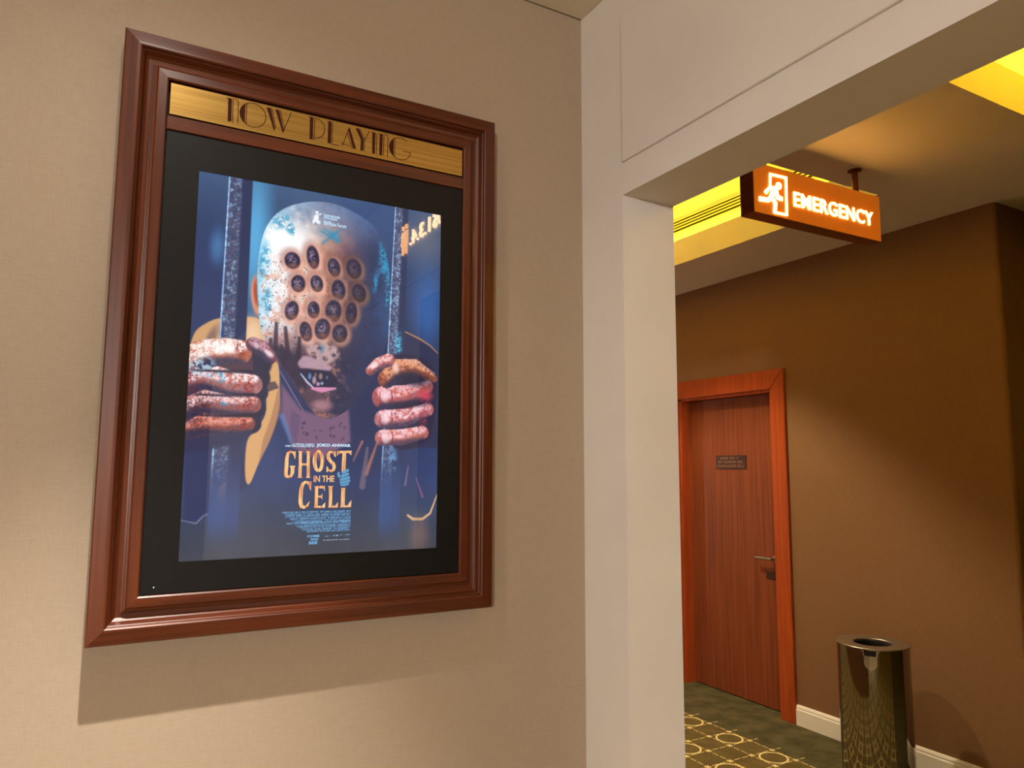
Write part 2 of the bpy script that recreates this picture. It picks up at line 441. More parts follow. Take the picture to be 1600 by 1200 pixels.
# ------------------------------------------------------------------ emergency exit sign
SY0, SY1, SX0, SX1, SZ0, SZ1 = 1.986, 2.06, 2.205, 3.004, 2.588, 2.798
sign = thing('exit_sign', (2.6, 2.023, SZ1), 'hanging amber emergency exit sign lit from within', 'sign')
boxo('housing', MAT['sign_body'], SX0, SX1, SY0+0.004, SY1, SZ0, SZ1, sign, 0.002)
boxo('sign_panel', MAT['amber'], SX0+0.002, SX1-0.002, SY0, SY0+0.006, SZ0+0.002, SZ1-0.002, sign, 0.001)['label'] = 'glowing amber face panel'
for x in (2.31, 2.901):
    bm = bmesh.new(); cyl(bm, (x, 2.03, SZ1-0.002), (x, 2.03, ZS+0.001), 0.013); cyl(bm, (x, 2.03, ZS-0.004), (x, 2.03, ZS+0.001), 0.03)
    obj('hanging_rod', bm, MAT['sign_body'], sign, False)
def on_sign(v, d=0.0015): return Vector((v[0], SY0-d, v[1]))
bm = text_bm('EMERGENCY', 0.08, 0.0009, 1.08)
fit_text(bm, 2.4335, 2.947, 2.651, 2.7135)
place(bm, lambda c: on_sign((c.x, c.y), 0.004 if c.z > 0 else 0.004))
solidify(bm, Vector((0, 0.004, 0)))
obj('sign_lettering', bm, MAT['sign_white'], sign)['label'] = 'white lit word EMERGENCY'
# running figure in a doorway; points read off an enlargement of the sign
def S(cx, cy): return at_y(1130+cx*0.16875, 240+cy*0.16875, SY0)
bm = bmesh.new()
t3 = lambda v: on_sign(v, 0.004)
U = 0.00046
def SS(pts, wd): ribbon(bm, [S(*q) for q in pts], wd*U if not isinstance(wd, list) else [x*U for x in wd], t3)
SS([(432, 305), (432, 192), (578, 226), (586, 568), (470, 545)], 19)
hc = S(511, 300)
ribbon(bm, arc(hc[0], hc[1], 0.0108, 0.0108, 0, 360, 24)[:-1], 0.0082, t3, True)
SS([(500, 322), (430, 318), (392, 352), (402, 372)], [26, 30, 26, 24])
SS([(472, 318), (452, 370), (440, 420)], [44, 46, 44])
SS([(445, 395), (415, 432), (332, 418)], [36, 36, 40])
SS([(485, 345), (500, 405), (545, 424)], [40, 42, 34])
SS([(452, 420), (482, 462), (474, 548)], [34, 34, 34])
for f in list(bm.faces): pass
solidify(bm, Vector((0, 0.004, 0)))
obj('pictogram', bm, MAT['sign_white'], sign)['label'] = 'white running figure in a doorway outline'

# ------------------------------------------------------------------ lit lettering high on the opening wall (seen mirrored in the poster glass)
ls = thing('studio_sign', (XW-0.012, 0.45, 2.80), 'glowing warm lettering and restroom figures high on the white wall, mirrored in the poster glass', 'sign')
def on_right(y, z, d=0.012): return Vector((XW-0.009-d, y, z))
for word, x0, x1 in (('OS', 0.030, 0.172), ('1.3.4.', 0.215, 0.490)):
    bm = text_bm(word, 0.1, 0.0)
    fit_text(bm, x0, x1, 0.0, 0.078)
    place(bm, lambda c: on_right(0.800-c.x, 2.762+c.y))
    solidify(bm, Vector((0.01, 0, 0)))
    obj('sign_lettering', bm, MAT['neon'], ls)
bm = bmesh.new()
t3 = lambda v: on_right(v.x, v.y)
for k, c in enumerate((0.254, 0.206)):
    ribbon(bm, arc(c, 2.885, 0.010, 0.012, 0, 360, 14)[:-1], 0.0028, t3, True)
    if k == 0: pts = [(c-0.014, 2.860), (c+0.014, 2.860), (c+0.014, 2.795), (c+0.006, 2.79), (c+0.006, 2.735), (c-0.006, 2.735), (c-0.006, 2.79), (c-0.014, 2.795)]
    else: pts = [(c-0.012, 2.860), (c+0.012, 2.860), (c+0.018, 2.785), (c+0.006, 2.78), (c+0.004, 2.735), (c-0.004, 2.735), (c-0.006, 2.78), (c-0.018, 2.785)]
    ribbon(bm, pts, 0.0028, t3, True)
solidify(bm, Vector((0.01, 0, 0)))
obj('restroom_figures', bm, MAT['neon_dim'], ls)

# ------------------------------------------------------------------ litter bin
BX, BY, BR, BH = 3.475, 2.465, 0.171, 0.70
bin_ = thing('trash_can', (BX, BY, 0), 'round polished steel trash can standing by the brown corridor wall', 'bin')
bm = bmesh.new()
lathe(bm, [(0, 0.004), (BR-0.008, 0.004), (BR-0.006, 0.0), (BR-0.003, 0.004), (BR-0.003, BH-0.006), (BR-0.012, BH-0.006)], BX, BY, 128)
obj('bin_body', bm, MAT['chrome'], bin_, True)['label'] = 'mirror polished cylinder body'
bm = bmesh.new()
lathe(bm, [(BR-0.004, BH-0.008), (BR, BH-0.006), (BR, BH-0.001), (BR-0.001, BH), (0.092, BH-0.001), (0.090, BH-0.003), (0.090, BH-0.020), (0.088, BH-0.020)], BX, BY, 96)
obj('bin_lid', bm, MAT['steel'], bin_, True)['label'] = 'flat satin ring lid with a round hole'
bm = bmesh.new()
lathe(bm, [(0.0895, BH-0.012), (0.0885, BH-0.25), (0, BH-0.25)], BX, BY, 64)
obj('bin_liner', bm, MAT['dark'], bin_, True)
# shield shaped catch under the lid, facing the viewer
ang = math.atan2(-BY, -BX) + 0.02 - 0.10
bm = bmesh.new()
def on_bin(v, d):
    a = ang + v[0]/BR; return Vector((BX+(BR+d)*math.cos(a), BY+(BR+d)*math.sin(a), v[1]))
tag = [(-0.028, BH-0.035), (-0.028, BH-0.075), (-0.022, BH-0.088), (-0.010, BH-0.097), (0.0, BH-0.099), (0.010, BH-0.097), (0.022, BH-0.088), (0.028, BH-0.075), (0.028, BH-0.035), (0.0, BH-0.035)]
poly(bm, tag, lambda v: on_bin(v, 0.0035)); solidify(bm, Vector((-math.cos(ang), -math.sin(ang), 0))*0.0045)
for q in ([(-0.040, BH-0.008), (-0.030, BH-0.016), (-0.029, BH-0.036)], [(0.040, BH-0.008), (0.030, BH-0.016), (0.029, BH-0.036)]):
    b2 = bmesh.new(); ribbon(b2, q, 0.006, lambda v: on_bin(v, 0.003)); solidify(b2, Vector((-math.cos(ang), -math.sin(ang), 0))*0.004); join(bm, b2)
obj('bin_catch', bm, MAT['steel'], bin_)
bm = bmesh.new(); poly(bm, [(-0.026, BH-0.010), (-0.026, BH-0.034), (0.026, BH-0.034), (0.026, BH-0.010)], lambda v: on_bin(v, 0.001))
solidify(bm, Vector((-math.cos(ang), -math.sin(ang), 0))*0.003)
obj('catch_slot', bm, MAT['dark'], bin_)

# ------------------------------------------------------------------ poster display
FX0, FX1, FZ0, FZ1, FY = -0.010, 1.023, 1.1705, 2.657, 1.950
disp = thing('poster_display', (0.506, YW, FZ0), 'wood framed lit poster display with brass now playing plate on the beige wall', 'poster display')
# moulding profile: distance in from the outer edge, distance out from the wall
PROF = [(0.0, 0.0), (0.0, 0.066), (0.003, 0.070), (0.030, 0.074), (0.036, 0.0745), (0.0395, 0.072), (0.041, 0.066), (0.044, 0.064), (0.050, 0.052), (0.057, 0.047),
        (0.066, 0.046), (0.0665, 0.050), (0.071, 0.051), (0.0715, 0.055), (0.076, 0.0565), (0.080, 0.060), (0.100, 0.061), (0.1035, 0.058), (0.1045, 0.046), (0.1045, 0.0)]
def rail(side):
    bm = bmesh.new(); a = []; b = []
    for d, t in PROF:
        y = YW-t
        x0, x1, z0, z1 = FX0+d, FX1-d, FZ0+d, FZ1-d
        p, q = {'l': ((x0, z0), (x0, z1)), 'r': ((x1, z0), (x1, z1)), 'b': ((x0, z0), (x1, z0)), 't': ((x0, z1), (x1, z1))}[side]
        a.append(bm.verts.new((p[0], y, p[1]))); b.append(bm.verts.new((q[0], y, q[1])))
    n = len(PROF)
    for i in range(n-1): bm.faces.new((a[i], a[i+1], b[i+1], b[i]))
    bm.faces.new(a); bm.faces.new(b[::-1])
    return bm
for s, nm, m in (('l', 'frame_stile', 'wood_v'), ('r', 'frame_stile', 'wood_v'), ('t', 'frame_rail', 'wood_h'), ('b', 'frame_rail', 'wood_h')):
    obj(nm, rail(s), MAT[m], disp)
IX0, IX1 = FX0+0.1045, FX1-0.1045          # inner opening
boxo('backing_board', MAT['dark'], IX0-0.01, IX1+0.01, YW-0.030, YW-0.004, FZ0+0.09, FZ1-0.09, disp)
bm = bmesh.new(); box(bm, IX0-0.001, IX1+0.001, 1.9605, 1.985, 2.4225, 2.459, 0.0025)
obj('cross_rail', bm, MAT['wood_h'], disp)
PY = 1.9615
plate = boxo('brass_plate', MAT['brass'], 0.0985, 0.9145, PY, PY+0.004, 2.4625, 2.5455, disp, 0.0008)
plate['label'] = 'brushed brass plate engraved NOW PLAYING'
# deco lettering: points read off two enlargements of the plate
def N3(cx, cy): return at_y(250+cx/6.4, 110+cy/6.4, PY)
def N4(cx, cy): return at_y(470+cx/5.926, 160+cy/5.926, PY)
bm = bmesh.new(); t3 = lambda v: Vector((v[0], PY-0.0001, v[1]))
TH = 0.0021
def pl_(f, pts): poly(bm, [f(*q) for q in pts], t3)
def th_(f, pts, wd=TH): ribbon(bm, [f(*q) for q in pts], wd, t3)
pl_(N3, [(682, 280), (720, 286), (714, 513), (676, 508)]); th_(N3, [(664, 274), (722, 287)]); th_(N3, [(731, 288), (726, 521)])
th_(N3, [(731, 282), (760, 288), (776, 300), (784, 322), (778, 526)])
def roundel(c, r, gap):
    n = 40
    if gap: th = arc(c[0], c[1], r, r, 52, 350, n)
    else: th = arc(c[0], c[1], r, r, 0, 360, n)[:-1]
    ribbon(bm, th, TH, t3, not gap)
    a0 = math.degrees(math.acos(0.60))
    seg = arc(c[0], c[1], r, r, 180-a0, 180+a0, 18); poly(bm, seg, t3)
    k = r*0.50; hh = math.sqrt(r*r-k*k); ribbon(bm, [(c[0]-k, c[1]+hh), (c[0]-k, c[1]-hh)], TH, t3)
c = N3(930, 447); r = (N3(930, 328)[1]-N3(930, 566)[1])/2
roundel(c, r, False)
pl_(N3, [(1066, 368), (1108, 376), (1152, 588), (1140, 608)]); th_(N3, [(1118, 378), (1156, 575)])
pl_(N3, [(1152, 388), (1192, 396), (1238, 600), (1227, 626)]); th_(N3, [(1203, 398), (1246, 590)]); th_(N3, [(1230, 618), (1313, 423)])
obj('plate_lettering', bm, MAT['engraved'], plate)['label'] = 'engraved word NOW'
bm = bmesh.new()
pl_(N4, [(84, 138), (117, 143), (111, 346), (80, 338)]); th_(N4, [(70, 132), (120, 143)]); th_(N4, [(130, 146), (123, 350)])
th_(N4, [(128, 147), (160, 153), (190, 172), (213, 202), (223, 242), (217, 282), (198, 313), (168, 330), (124, 331)])
pl_(N4, [(255, 178), (286, 184), (280, 382), (247, 375)]); th_(N4, [(244, 173), (288, 184)]); th_(N4, [(296, 184), (288, 388), (358, 400)])
pl_(N4, [(437, 250), (452, 228), (513, 433), (483, 428)]); th_(N4, [(449, 235), (384, 402)]); th_(N4, [(432, 285), (474, 424)]); th_(N4, [(370, 380), (460, 404)])
pl_(N4, [(507, 236), (540, 243), (584, 348), (578, 450), (551, 445), (556, 345)]); th_(N4, [(548, 246), (592, 345), (586, 452)]); th_(N4, [(634, 266), (594, 348)])
pl_(N4, [(662, 280), (692, 285), (686, 477), (660, 471)]); th_(N4, [(648, 274), (694, 285)]); th_(N4, [(705, 286), (699, 480)])
pl_(N4, [(730, 292), (760, 297), (753, 491), (726, 486)]); th_(N4, [(722, 289), (762, 298)]); th_(N4, [(771, 298), (765, 492)])
th_(N4, [(771, 292), (792, 298), (804, 310), (808, 330), (801, 508)])
c = N4(921, 430); r = (N4(921, 330)[1]-N4(921, 532)[1])/2
roundel(c, r, True); ribbon(bm, [(c[0]-0.0+r*0.25, c[1]-r*0.17), (c[0]+r, c[1]-r*0.17)], TH, t3)
obj('plate_lettering', bm, MAT['engraved'], plate)['label'] = 'engraved word PLAYING'
# black glass bezel with the screen opening, rounded outer corners
GX0, GX1, GZ0, GZ1, GY = IX0+0.0015, IX1-0.0015, 1.2765, 2.4215, 1.9655
QX0, QX1, QZ0, QZ1 = 0.1755, 0.8490, 1.3485, 2.3300
bm = bmesh.new()
for (x0, x1, z0, z1) in ((GX0, QX0, GZ0, GZ1), (QX1, GX1, GZ0, GZ1), (QX0, QX1, GZ0, QZ0), (QX0, QX1, QZ1, GZ1)):
    box(bm, x0, x1, GY, GY+0.006, z0, z1)
bmesh.ops.remove_doubles(bm, verts=bm.verts, dist=1e-5)
obj('bezel', bm, MAT['bezel'], disp)['label'] = 'black glass surround of the screen'
bm = bmesh.new(); lx, lz = at_y(240, 918, GY); cyl(bm, (lx, GY-0.0006, lz), (lx, GY+0.001, lz), 0.0016, 10)
obj('power_light', bm, MAT['led'], disp)

# ------------------------------------------------------------------ the picture on the screen (a generic prisoner behind bars), painted per vertex
QY = GY+0.002
GWm, GHm = (QX1-QX0), (QZ1-QZ0)
NX, NZ = 400, 582
gx = np.linspace(0, GWm*1000, NX); gy = np.linspace(0, GHm*1000, NZ)
PXm, PYm = np.meshgrid(gx, gy)                      # millimetres from the top left of the picture
IMG = np.zeros((NZ, NX, 3))
rng = np.random.default_rng(11)
K = 1.74
def pm(px, py):
    x, z = at_y(px, py, QY); return ((x-QX0)*1000.0, (QZ1-z)*1000.0)
def smooth(a, e0, e1):
    t = np.clip((a-e0)/(e1-e0+1e-9), 0, 1); return t*t*(3-2*t)
def vnoise(scale, seed):
    g = np.random.default_rng(seed); nx = int(GWm*1000/scale)+3; ny = int(GHm*1000/scale)+3
    G = g.random((ny, nx)); X = PXm/scale; Y = PYm/scale
    i = X.astype(int); j = Y.astype(int); fx = X-i; fy = Y-j; fx = fx*fx*(3-2*fx); fy = fy*fy*(3-2*fy)
    return (G[j, i]*(1-fx)+G[j, i+1]*fx)*(1-fy)+(G[j+1, i]*(1-fx)+G[j+1, i+1]*fx)*fy
def fbm(scale, seed): return (vnoise(scale, seed)*0.5+vnoise(scale/2, seed+1)*0.3+vnoise(scale/4, seed+2)*0.2)
NF = fbm(14, 1); NM = fbm(40, 7); NS = vnoise(3.4, 21); NL = fbm(110, 31)
def blend(mask, col, amount=1.0):
    global IMG
    c = np.asarray(col, float)
    IMG = IMG*(1-(mask*amount)[..., None]) + c*(mask*amount)[..., None]
def d_poly(pts):
    P = np.array(pts, float); n = len(P); d = np.full(PXm.shape, 1e18); s = np.ones(PXm.shape)
    for i in range(n):
        a = P[i]; b = P[i-1]; e = b-a; wx = PXm-a[0]; wy = PYm-a[1]
        t = np.clip((wx*e[0]+wy*e[1])/(e@e+1e-12), 0, 1)
        bx = wx-e[0]*t; by = wy-e[1]*t; d = np.minimum(d, bx*bx+by*by)
        c1 = PYm >= a[1]; c2 = PYm < b[1]; c3 = e[0]*wy > e[1]*wx
        flip = (c1 & c2 & c3) | (~c1 & ~c2 & ~c3); s = np.where(flip, -s, s)
    return s*np.sqrt(d)
def rounded(px, n=5):
    out = []; N = len(px)
    for i in range(N):
        p0, p1, p2, p3 = (np.array(px[(i+k) % N], float) for k in (-1, 0, 1, 2))
        for k in range(n):
            t = k/n; out.append(tuple(0.5*((2*p1)+(p2-p0)*t+(2*p0-5*p1+4*p2-p3)*t*t+(3*p1-p0-3*p2+p3)*t**3)))
    return out
def m_poly(px, soft=2.0, curve=False): return 1-smooth(d_poly([pm(*q) for q in (rounded(px) if curve else px)]), -soft, soft)
def m_ell(cx, cy, rx, ry, rot=0, soft=0.15):
    x, y = pm(cx, cy); t = math.radians(rot); dx = PXm-x; dy = PYm-y
    a = dx*math.cos(t)+dy*math.sin(t); b = -dx*math.sin(t)+dy*math.cos(t)
    return 1-smooth(np.sqrt((a/(rx*K))**2+(b/(ry*K))**2), 1-soft, 1+soft)
def d_stroke(px, ws):
    P = [pm(*q) for q in px]; d = np.full(PXm.shape, 1e9)
    for (a, b, r0, r1) in zip(P, P[1:], ws, ws[1:]):
        ex, ey = b[0]-a[0], b[1]-a[1]; wx = PXm-a[0]; wy = PYm-a[1]
        t = np.clip((wx*ex+wy*ey)/(ex*ex+ey*ey+1e-9), 0, 1)
        d = np.minimum(d, np.hypot(wx-ex*t, wy-ey*t)-(r0+(r1-r0)*t)*K)
    return d
def m_stroke(px, ws, soft=1.5):
    if not isinstance(ws, (list, tuple)): ws = [ws]*len(px)
    return 1-smooth(d_stroke(px, ws), -soft, soft)
def ramp(t, stops):
    xs = [s[0] for s in stops]; return np.stack([np.interp(t, xs, [s[1][k] for s in stops]) for k in range(3)], -1)
def blendmap(mask, cmap, amount=1.0):
    global IMG
    IMG = IMG*(1-(mask*amount)[..., None]) + cmap*(mask*amount)[..., None]
V = PYm/(GHm*1000); H = PXm/(GWm*1000)
# cold blue ground, greyer towards the foot
IMG = ramp(V, [(0, (64, 90, 126)), (0.15, (48, 68, 106)), (0.45, (44, 56, 92)), (0.62, (46, 60, 104)), (0.8, (52, 68, 112)), (0.92, (58, 68, 90)), (1, (66, 68, 80))]) * (0.9+0.2*NL)[..., None]
blend(m_ell(318, 450, 30, 120, 0, 0.9), (48, 62, 108), 0.5)
blend(m_ell(398, 370, 20, 100, 0, 0.95), (92, 172, 222), 0.95)
blend(m_ell(340, 385, 9, 22, 0, 0.9), (84, 144, 200), 0.6)
blend(m_ell(590, 345, 60, 70, 0, 0.9), (54, 78, 124), 0.7)
blend(m_ell(665, 380, 30, 40, 0, 0.95), (104, 108, 124), 0.7)  # grey reflection on the glass, painted into the picture
blend(m_ell(668, 480, 24, 60, 0, 0.9), (56, 98, 164), 0.9)
blend(m_ell(560, 640, 90, 110, 0, 0.9), (34, 44, 80), 0.8)
# ochre jacket, left shoulder lit, right one dark with a lit rim
body = m_poly([(290, 560), (300, 525), (320, 506), (350, 497), (410, 498), (420, 560), (440, 660), (400, 720), (385, 760), (340, 800), (288, 820)], 3)
blend(body, (48, 56, 94))
blend(m_poly([(296, 566), (302, 524), (322, 505), (352, 496), (408, 500), (412, 548), (360, 548), (330, 555)], 2.5, True), (206, 158, 112))
blend(m_ell(330, 528, 6, 18, 20, 0.6), (110, 90, 96), 0.7); blend(m_ell(395, 525, 14, 26, 0, 0.8), (240, 205, 170), 0.8)
blend(m_poly([(612, 540), (632, 518), (655, 528), (684, 552), (684, 700), (612, 700)], 3), (48, 52, 82))
blend(m_stroke([(630, 517), (655, 529), (672, 540), (684, 552)], [1, 1.6, 1.2, .8], 1.6), (190, 130, 96), 0.85)
# neck and chest
blend(m_poly([(440, 600), (470, 640), (500, 650), (545, 640), (548, 690), (500, 720), (458, 700), (440, 650)], 6), (118, 88, 118))
blend(m_poly([(455, 640), (470, 650), (462, 700), (450, 690)], 4), (92, 74, 110), .6)
for i in range(26):
    blend(m_ell(470+70*rng.random(), 660+40*rng.random(), 1+1.4*rng.random(), 1+2*rng.random(), 0, .5), (70, 50, 84), .8)
blend(m_poly([(413, 575), (433, 566), (437, 600), (436, 640), (424, 682), (405, 722), (390, 756), (383, 742), (386, 690), (402, 668), (416, 640)], 1.8, True), (214, 164, 112))
blend(m_poly([(408, 598), (430, 596), (436, 606), (420, 612)], 1.6), (70, 56, 76), .8)
blend(m_poly([(436, 600), (440, 640), (424, 684), (404, 726), (410, 690), (424, 650)], 3), (150, 102, 84), .55)
blend(m_stroke([(440, 650), (455, 690)], [4, 2], 6), (92, 138, 196), .6)
for a, b_, c_, wd in (((590, 690), (572, 740), (190, 118, 96), 3.5), ((552, 720), (566, 690), (200, 120, 100), 2), ((574, 700), (566, 760), (120, 100, 118), 5), ((638, 728), (633, 758), (206, 138, 170), 1), ((650, 746), (660, 776), (186, 104, 140), 1.4)):
    blend(m_stroke([a, b_], [wd*.4, wd], 3), c_, .75)
blend(m_stroke([(637, 805), (645, 811), (660, 811), (672, 802), (684, 770)], [1.6, 2.2, 2.2, 1.6, .8], 1.2), (222, 178, 132)); blend(m_ell(655, 835, 14, 26, 0, .9), (138, 106, 98), .6)
blend(m_poly([(343, 760), (353, 752), (352, 790), (334, 800)], 2.5), (196, 112, 92), .85); blend(m_stroke([(278, 812), (306, 818), (318, 806), (350, 793)], [.6, 1, 1, .8], 1.8), (128, 134, 160), .8)
# ear
blend(m_ell(402, 462, 9, 30, -6, .25), (226, 150, 120)); blend(m_ell(401, 458, 4.5, 20, -6, .5), (150, 66, 52), .8)
# bald head
head_px = [(403, 470), (402, 430), (405, 395), (413, 362), (428, 338), (448, 324), (472, 317), (497, 315), (524, 319), (552, 331), (580, 350), (598, 378), (607, 415), (611, 455), (609, 500), (602, 540), (588, 580), (562, 622), (535, 646), (512, 654), (490, 645), (466, 612), (446, 580), (428, 560), (414, 535), (406, 505)]
hd = d_poly([pm(*q) for q in rounded(head_px, 4)]); head = 1-smooth(hd, -1.6, 1.6)
hx0, hx1 = pm(403, 470)[0], pm(611, 455)[0]
t = np.clip((PXm-hx0)/(hx1-hx0), 0, 1) + (NM-0.5)*0.16
y0 = pm(500, 315)[1]; y1 = pm(512, 654)[1]; s = np.clip((PYm-y0)/(y1-y0), 0, 1)
skin = ramp(t, [(0, (150, 214, 240)), (0.05, (226, 240, 250)), (0.2, (250, 240, 238)), (0.34, (234, 206, 194)), (0.48, (190, 140, 122)), (0.6, (128, 86, 88)), (0.72, (68, 62, 92)), (0.85, (44, 56, 92)), (1, (54, 78, 122))])
cool = ramp(t, [(0, (130, 206, 240)), (0.2, (146, 176, 204)), (0.45, (126, 138, 168)), (0.7, (82, 104, 150)), (1, (64, 92, 146))])
low = ramp(t, [(0, (216, 190, 190)), (0.18, (136, 98, 100)), (0.3, (70, 54, 76)), (0.5, (92, 70, 84)), (0.62, (44, 46, 76)), (1, (42, 54, 92))])
wc = 1-smooth(s+(NF-.5)*.10, 0.02, 0.20); wl = smooth(s+(NF-.5)*.12, 0.52, 0.74)
skin = skin*(1-wc)[..., None]+cool*wc[..., None]; skin = skin*(1-wl)[..., None]+low*wl[..., None]
skin = skin*(0.90+0.22*NF)[..., None]
blendmap(head, np.clip(skin, 0, 255))
blend(head*m_ell(450, 375, 34, 26, -20, .8), (255, 255, 255), .95)
blend(head*m_ell(520, 352, 50, 30, 10, .9), (140, 150, 172), .35)
blend(head*smooth(s, .25, .4)*(1-smooth(t, .5, .75))*smooth(NF, .56, .68), (206, 132, 102), .5)
blend(head*smooth(NS, .80, .9)*smooth(s, .25, .35)*(1-smooth(t, .66, .8)), (70, 42, 52), .75)
blend(head*(1-smooth(np.abs(hd+9), 3, 12))*(t > .75)*smooth(NS, .45, .7)*smooth(s, .12, .2)*(1-smooth(s, .42, .5)), (60, 176, 206), .8)
for (cx, cy, rx, ry, ro) in ((440, 345, 16, 10, -30), (455, 358, 10, 7, 40), (414, 405, 7, 22, 4), (516, 368, 18, 8, 10), (418, 470, 6, 18, 0), (600, 412, 8, 22, -8), (588, 440, 5, 16, 10)):
    blend(head*m_ell(cx, cy, rx, ry, ro, .7)*smooth(NF+NS*.35, .52, .75), (48, 146, 190), .85)
blend(head*m_stroke([(503, 362), (530, 378)], 2, 2), (56, 138, 178), .6); blend(head*m_stroke([(530, 360), (504, 380)], 2, 2), (56, 138, 178), .6)
# rows of dark oval pits with raised rims (no portraits in them)
for i, (cx, cy) in enumerate(((457, 407), (489, 402), (522, 418), (553, 420), (466, 443), (495, 443), (529, 453), (561, 458), (456, 485), (490, 484), (521, 486), (549, 489), (478, 518), (504, 514), (531, 521))):
    dim = 1-0.5*max(0, (cx-500)/65)
    rx, ry = 9+4*rng.random(), 13+5.5*rng.random(); ro = rng.uniform(-14, 14)
    blend(m_ell(cx-2, cy-2, rx+5, ry+5, ro, .4), np.array((150, 92, 84))*dim, .6)
    blend(m_ell(cx+2, cy+2.5, rx+4, ry+4, ro, .3), np.array((240, 178, 156))*dim, .85)
    blend(m_ell(cx, cy, rx, ry, ro, .16), (42, 36, 62))
    blend(m_ell(cx-1.5, cy-1, rx*.55, ry*.55, ro, .8)*smooth(NS*.5+NF*.5, .38, .60), np.array((150, 132, 160))*dim, .9)
    blend(m_ell(cx+1, cy+ry*.62, rx*.6, ry*.25, ro, .8), np.array((150, 96, 80))*dim, .7)
for (a, b_) in (((423, 530), (422, 560)), ((432, 505), (430, 545)), ((446, 512), (450, 560)), ((468, 528), (466, 560)), ((500, 545), (502, 570)), ((440, 540), (444, 575))):
    blend(head*m_stroke([a, b_], [2.5, 4], 3), (48, 32, 52), .8)
blend(head*m_poly([(428, 540), (470, 560), (480, 600), (470, 606), (440, 575)], 9, True), (46, 40, 66), .9)
# nose, mouth, chin
blend(m_poly([(478, 538), (500, 532), (528, 545), (524, 562), (505, 570), (484, 556)], 7, True)*smooth(NF, .3, .5), (204, 172, 172), .8)
blend(m_ell(503, 545, 4, 7, 0, .5), (60, 120, 160), .5)
blend(m_poly([(466, 565), (480, 556), (505, 568), (519, 574), (510, 580), (486, 576), (470, 575)], 4, True), (186, 152, 168), .9)
blend(m_poly([(468, 578), (486, 577), (516, 581), (528, 596), (520, 606), (492, 606), (478, 594)], 4, True), (40, 38, 66))
for (cx, cy, rx, ry, c_) in ((484, 588, 2.4, 5, (90, 140, 190)), (491, 594, 3, 6, (180, 150, 170)), (493, 586, 2.4, 3.5, (120, 92, 84)), (501, 588, 2.8, 5, (150, 130, 130)), (497, 600, 2.6, 3, (200, 160, 190)), (503, 599, 2.4, 2.4, (150, 170, 190)), (511, 590, 1.6, 3, (90, 110, 140))):
    blend(m_ell(cx, cy, rx, ry, 0, .4), c_, .9)
blend(m_stroke([(470, 584), (480, 597), (490, 606)], [.8, 1.4, 1], 1.2), (200, 214, 240), .9)
blend(m_stroke([(488, 607), (504, 609), (524, 607)], [2, 4, 1.5], 2), (214, 136, 176)); blend(m_ell(503, 633, 15, 8, 0, .6), (170, 122, 134), .85)
blend(m_stroke([(438, 580), (456, 612), (474, 642)], [.6, .8, .6], 1.4), (176, 140, 160), .7)
# the two cell bars: a rusty lit half and a half in the dark
def bar(top, bot, wt, wb, seed, fade0, fade1, light):
    (x0, yy0), (x1, yy1) = pm(*top), pm(*bot)
    f = np.clip((PYm-yy0)/(yy1-yy0), -.2, 1.2); cx = x0+(x1-x0)*f; hw = (wt+(wb-wt)*f)*K/2
    q = (PXm-cx)/hw
    m = 1-smooth(np.abs(q), .93, 1.04)
    rust = fbm(9, seed); spk = vnoise(4.2, seed+5)
    lit = ramp(rust*.6+spk*.4, [(0.2, (50, 62, 98)), (.40, (66, 80, 116)), (.52, (88, 80, 102)), (.62, (92, 116, 154)), (.9, light)])
    dark = np.array((44, 54, 88.0))
    sh = smooth(q+(rust-.5)*.25, .0, .28)
    c_ = lit*(1-sh)[..., None]+dark*sh[..., None]
    c_ = c_+(np.array((90, 120, 140))*(1-smooth(np.abs(q+.92), 0, .1))[..., None])
    fade = 1-smooth(PYm, pm(*fade0)[1], pm(*fade1)[1])
    blendmap(m, np.clip(c_, 0, 255), 1.0*fade+0.0)
    g = m*(1-fade); low_ = np.array((58, 80, 130.0)); c2 = low_*(1-.55*sh)[..., None]+np.array((58, 72, 116.))*(.55*sh)[..., None]
    blendmap(g, c2, 1-smooth(PYm, pm(*bot)[1]-90, pm(*bot)[1]))
bar((376.5, 281), (346, 862), 35, 42, 51, (356, 690), (350, 800), (176, 196, 220))
bar((628, 325), (606, 852), 24, 36, 61, (616, 690), (610, 790), (170, 206, 226))
blend(m_ell(613, 718, 7, 18, 0, .8)*smooth(NF, .42, .6), (110, 160, 214), .8)
blend(m_ell(622, 540, 6, 20, 0, .8)*smooth(NS, .3, .6), (96, 200, 232), .85)
blend(m_ell(622, 440, 4, 90, 2, .8)*smooth(NS, .55, .75), (168, 190, 220), .7)
# hands gripping the bars: every finger a tapered stroke with light above and shade below
DARK = (44, 46, 78)
def finger(px, ws, c_top, c_mid, c_red, seed, shade=.75):
    d = d_stroke(px, ws); m = 1-smooth(d, -1.3, 1.3)
    up = d_stroke([(x, y-max(ws)*.45) for x, y in px], [w_*.55 for w_ in ws]); dn = d_stroke([(x, y+max(ws)*.95) for x, y in px], [w_*.5 for w_ in ws])
    n = fbm(9, seed)*.55+fbm(4.5, seed+40)*.45
    c_ = np.ones(PXm.shape+(3,))*np.array(c_mid, float)
    hi = (1-smooth(up, -5, 7))[..., None]; c_ = c_*(1-hi)+np.array(c_top, float)*hi
    rd = (smooth(n, .47, .66)*.7)[..., None]; c_ = c_*(1-rd)+np.array(c_red, float)*rd
    sd = ((1-smooth(dn, -7, 9))*shade)[..., None]; c_ = c_*(1-sd)+np.array(DARK, float)*sd
    c_ = c_*(.88+.26*vnoise(4, seed+9))[..., None]
    blendmap(m, np.clip(c_, 0, 255))
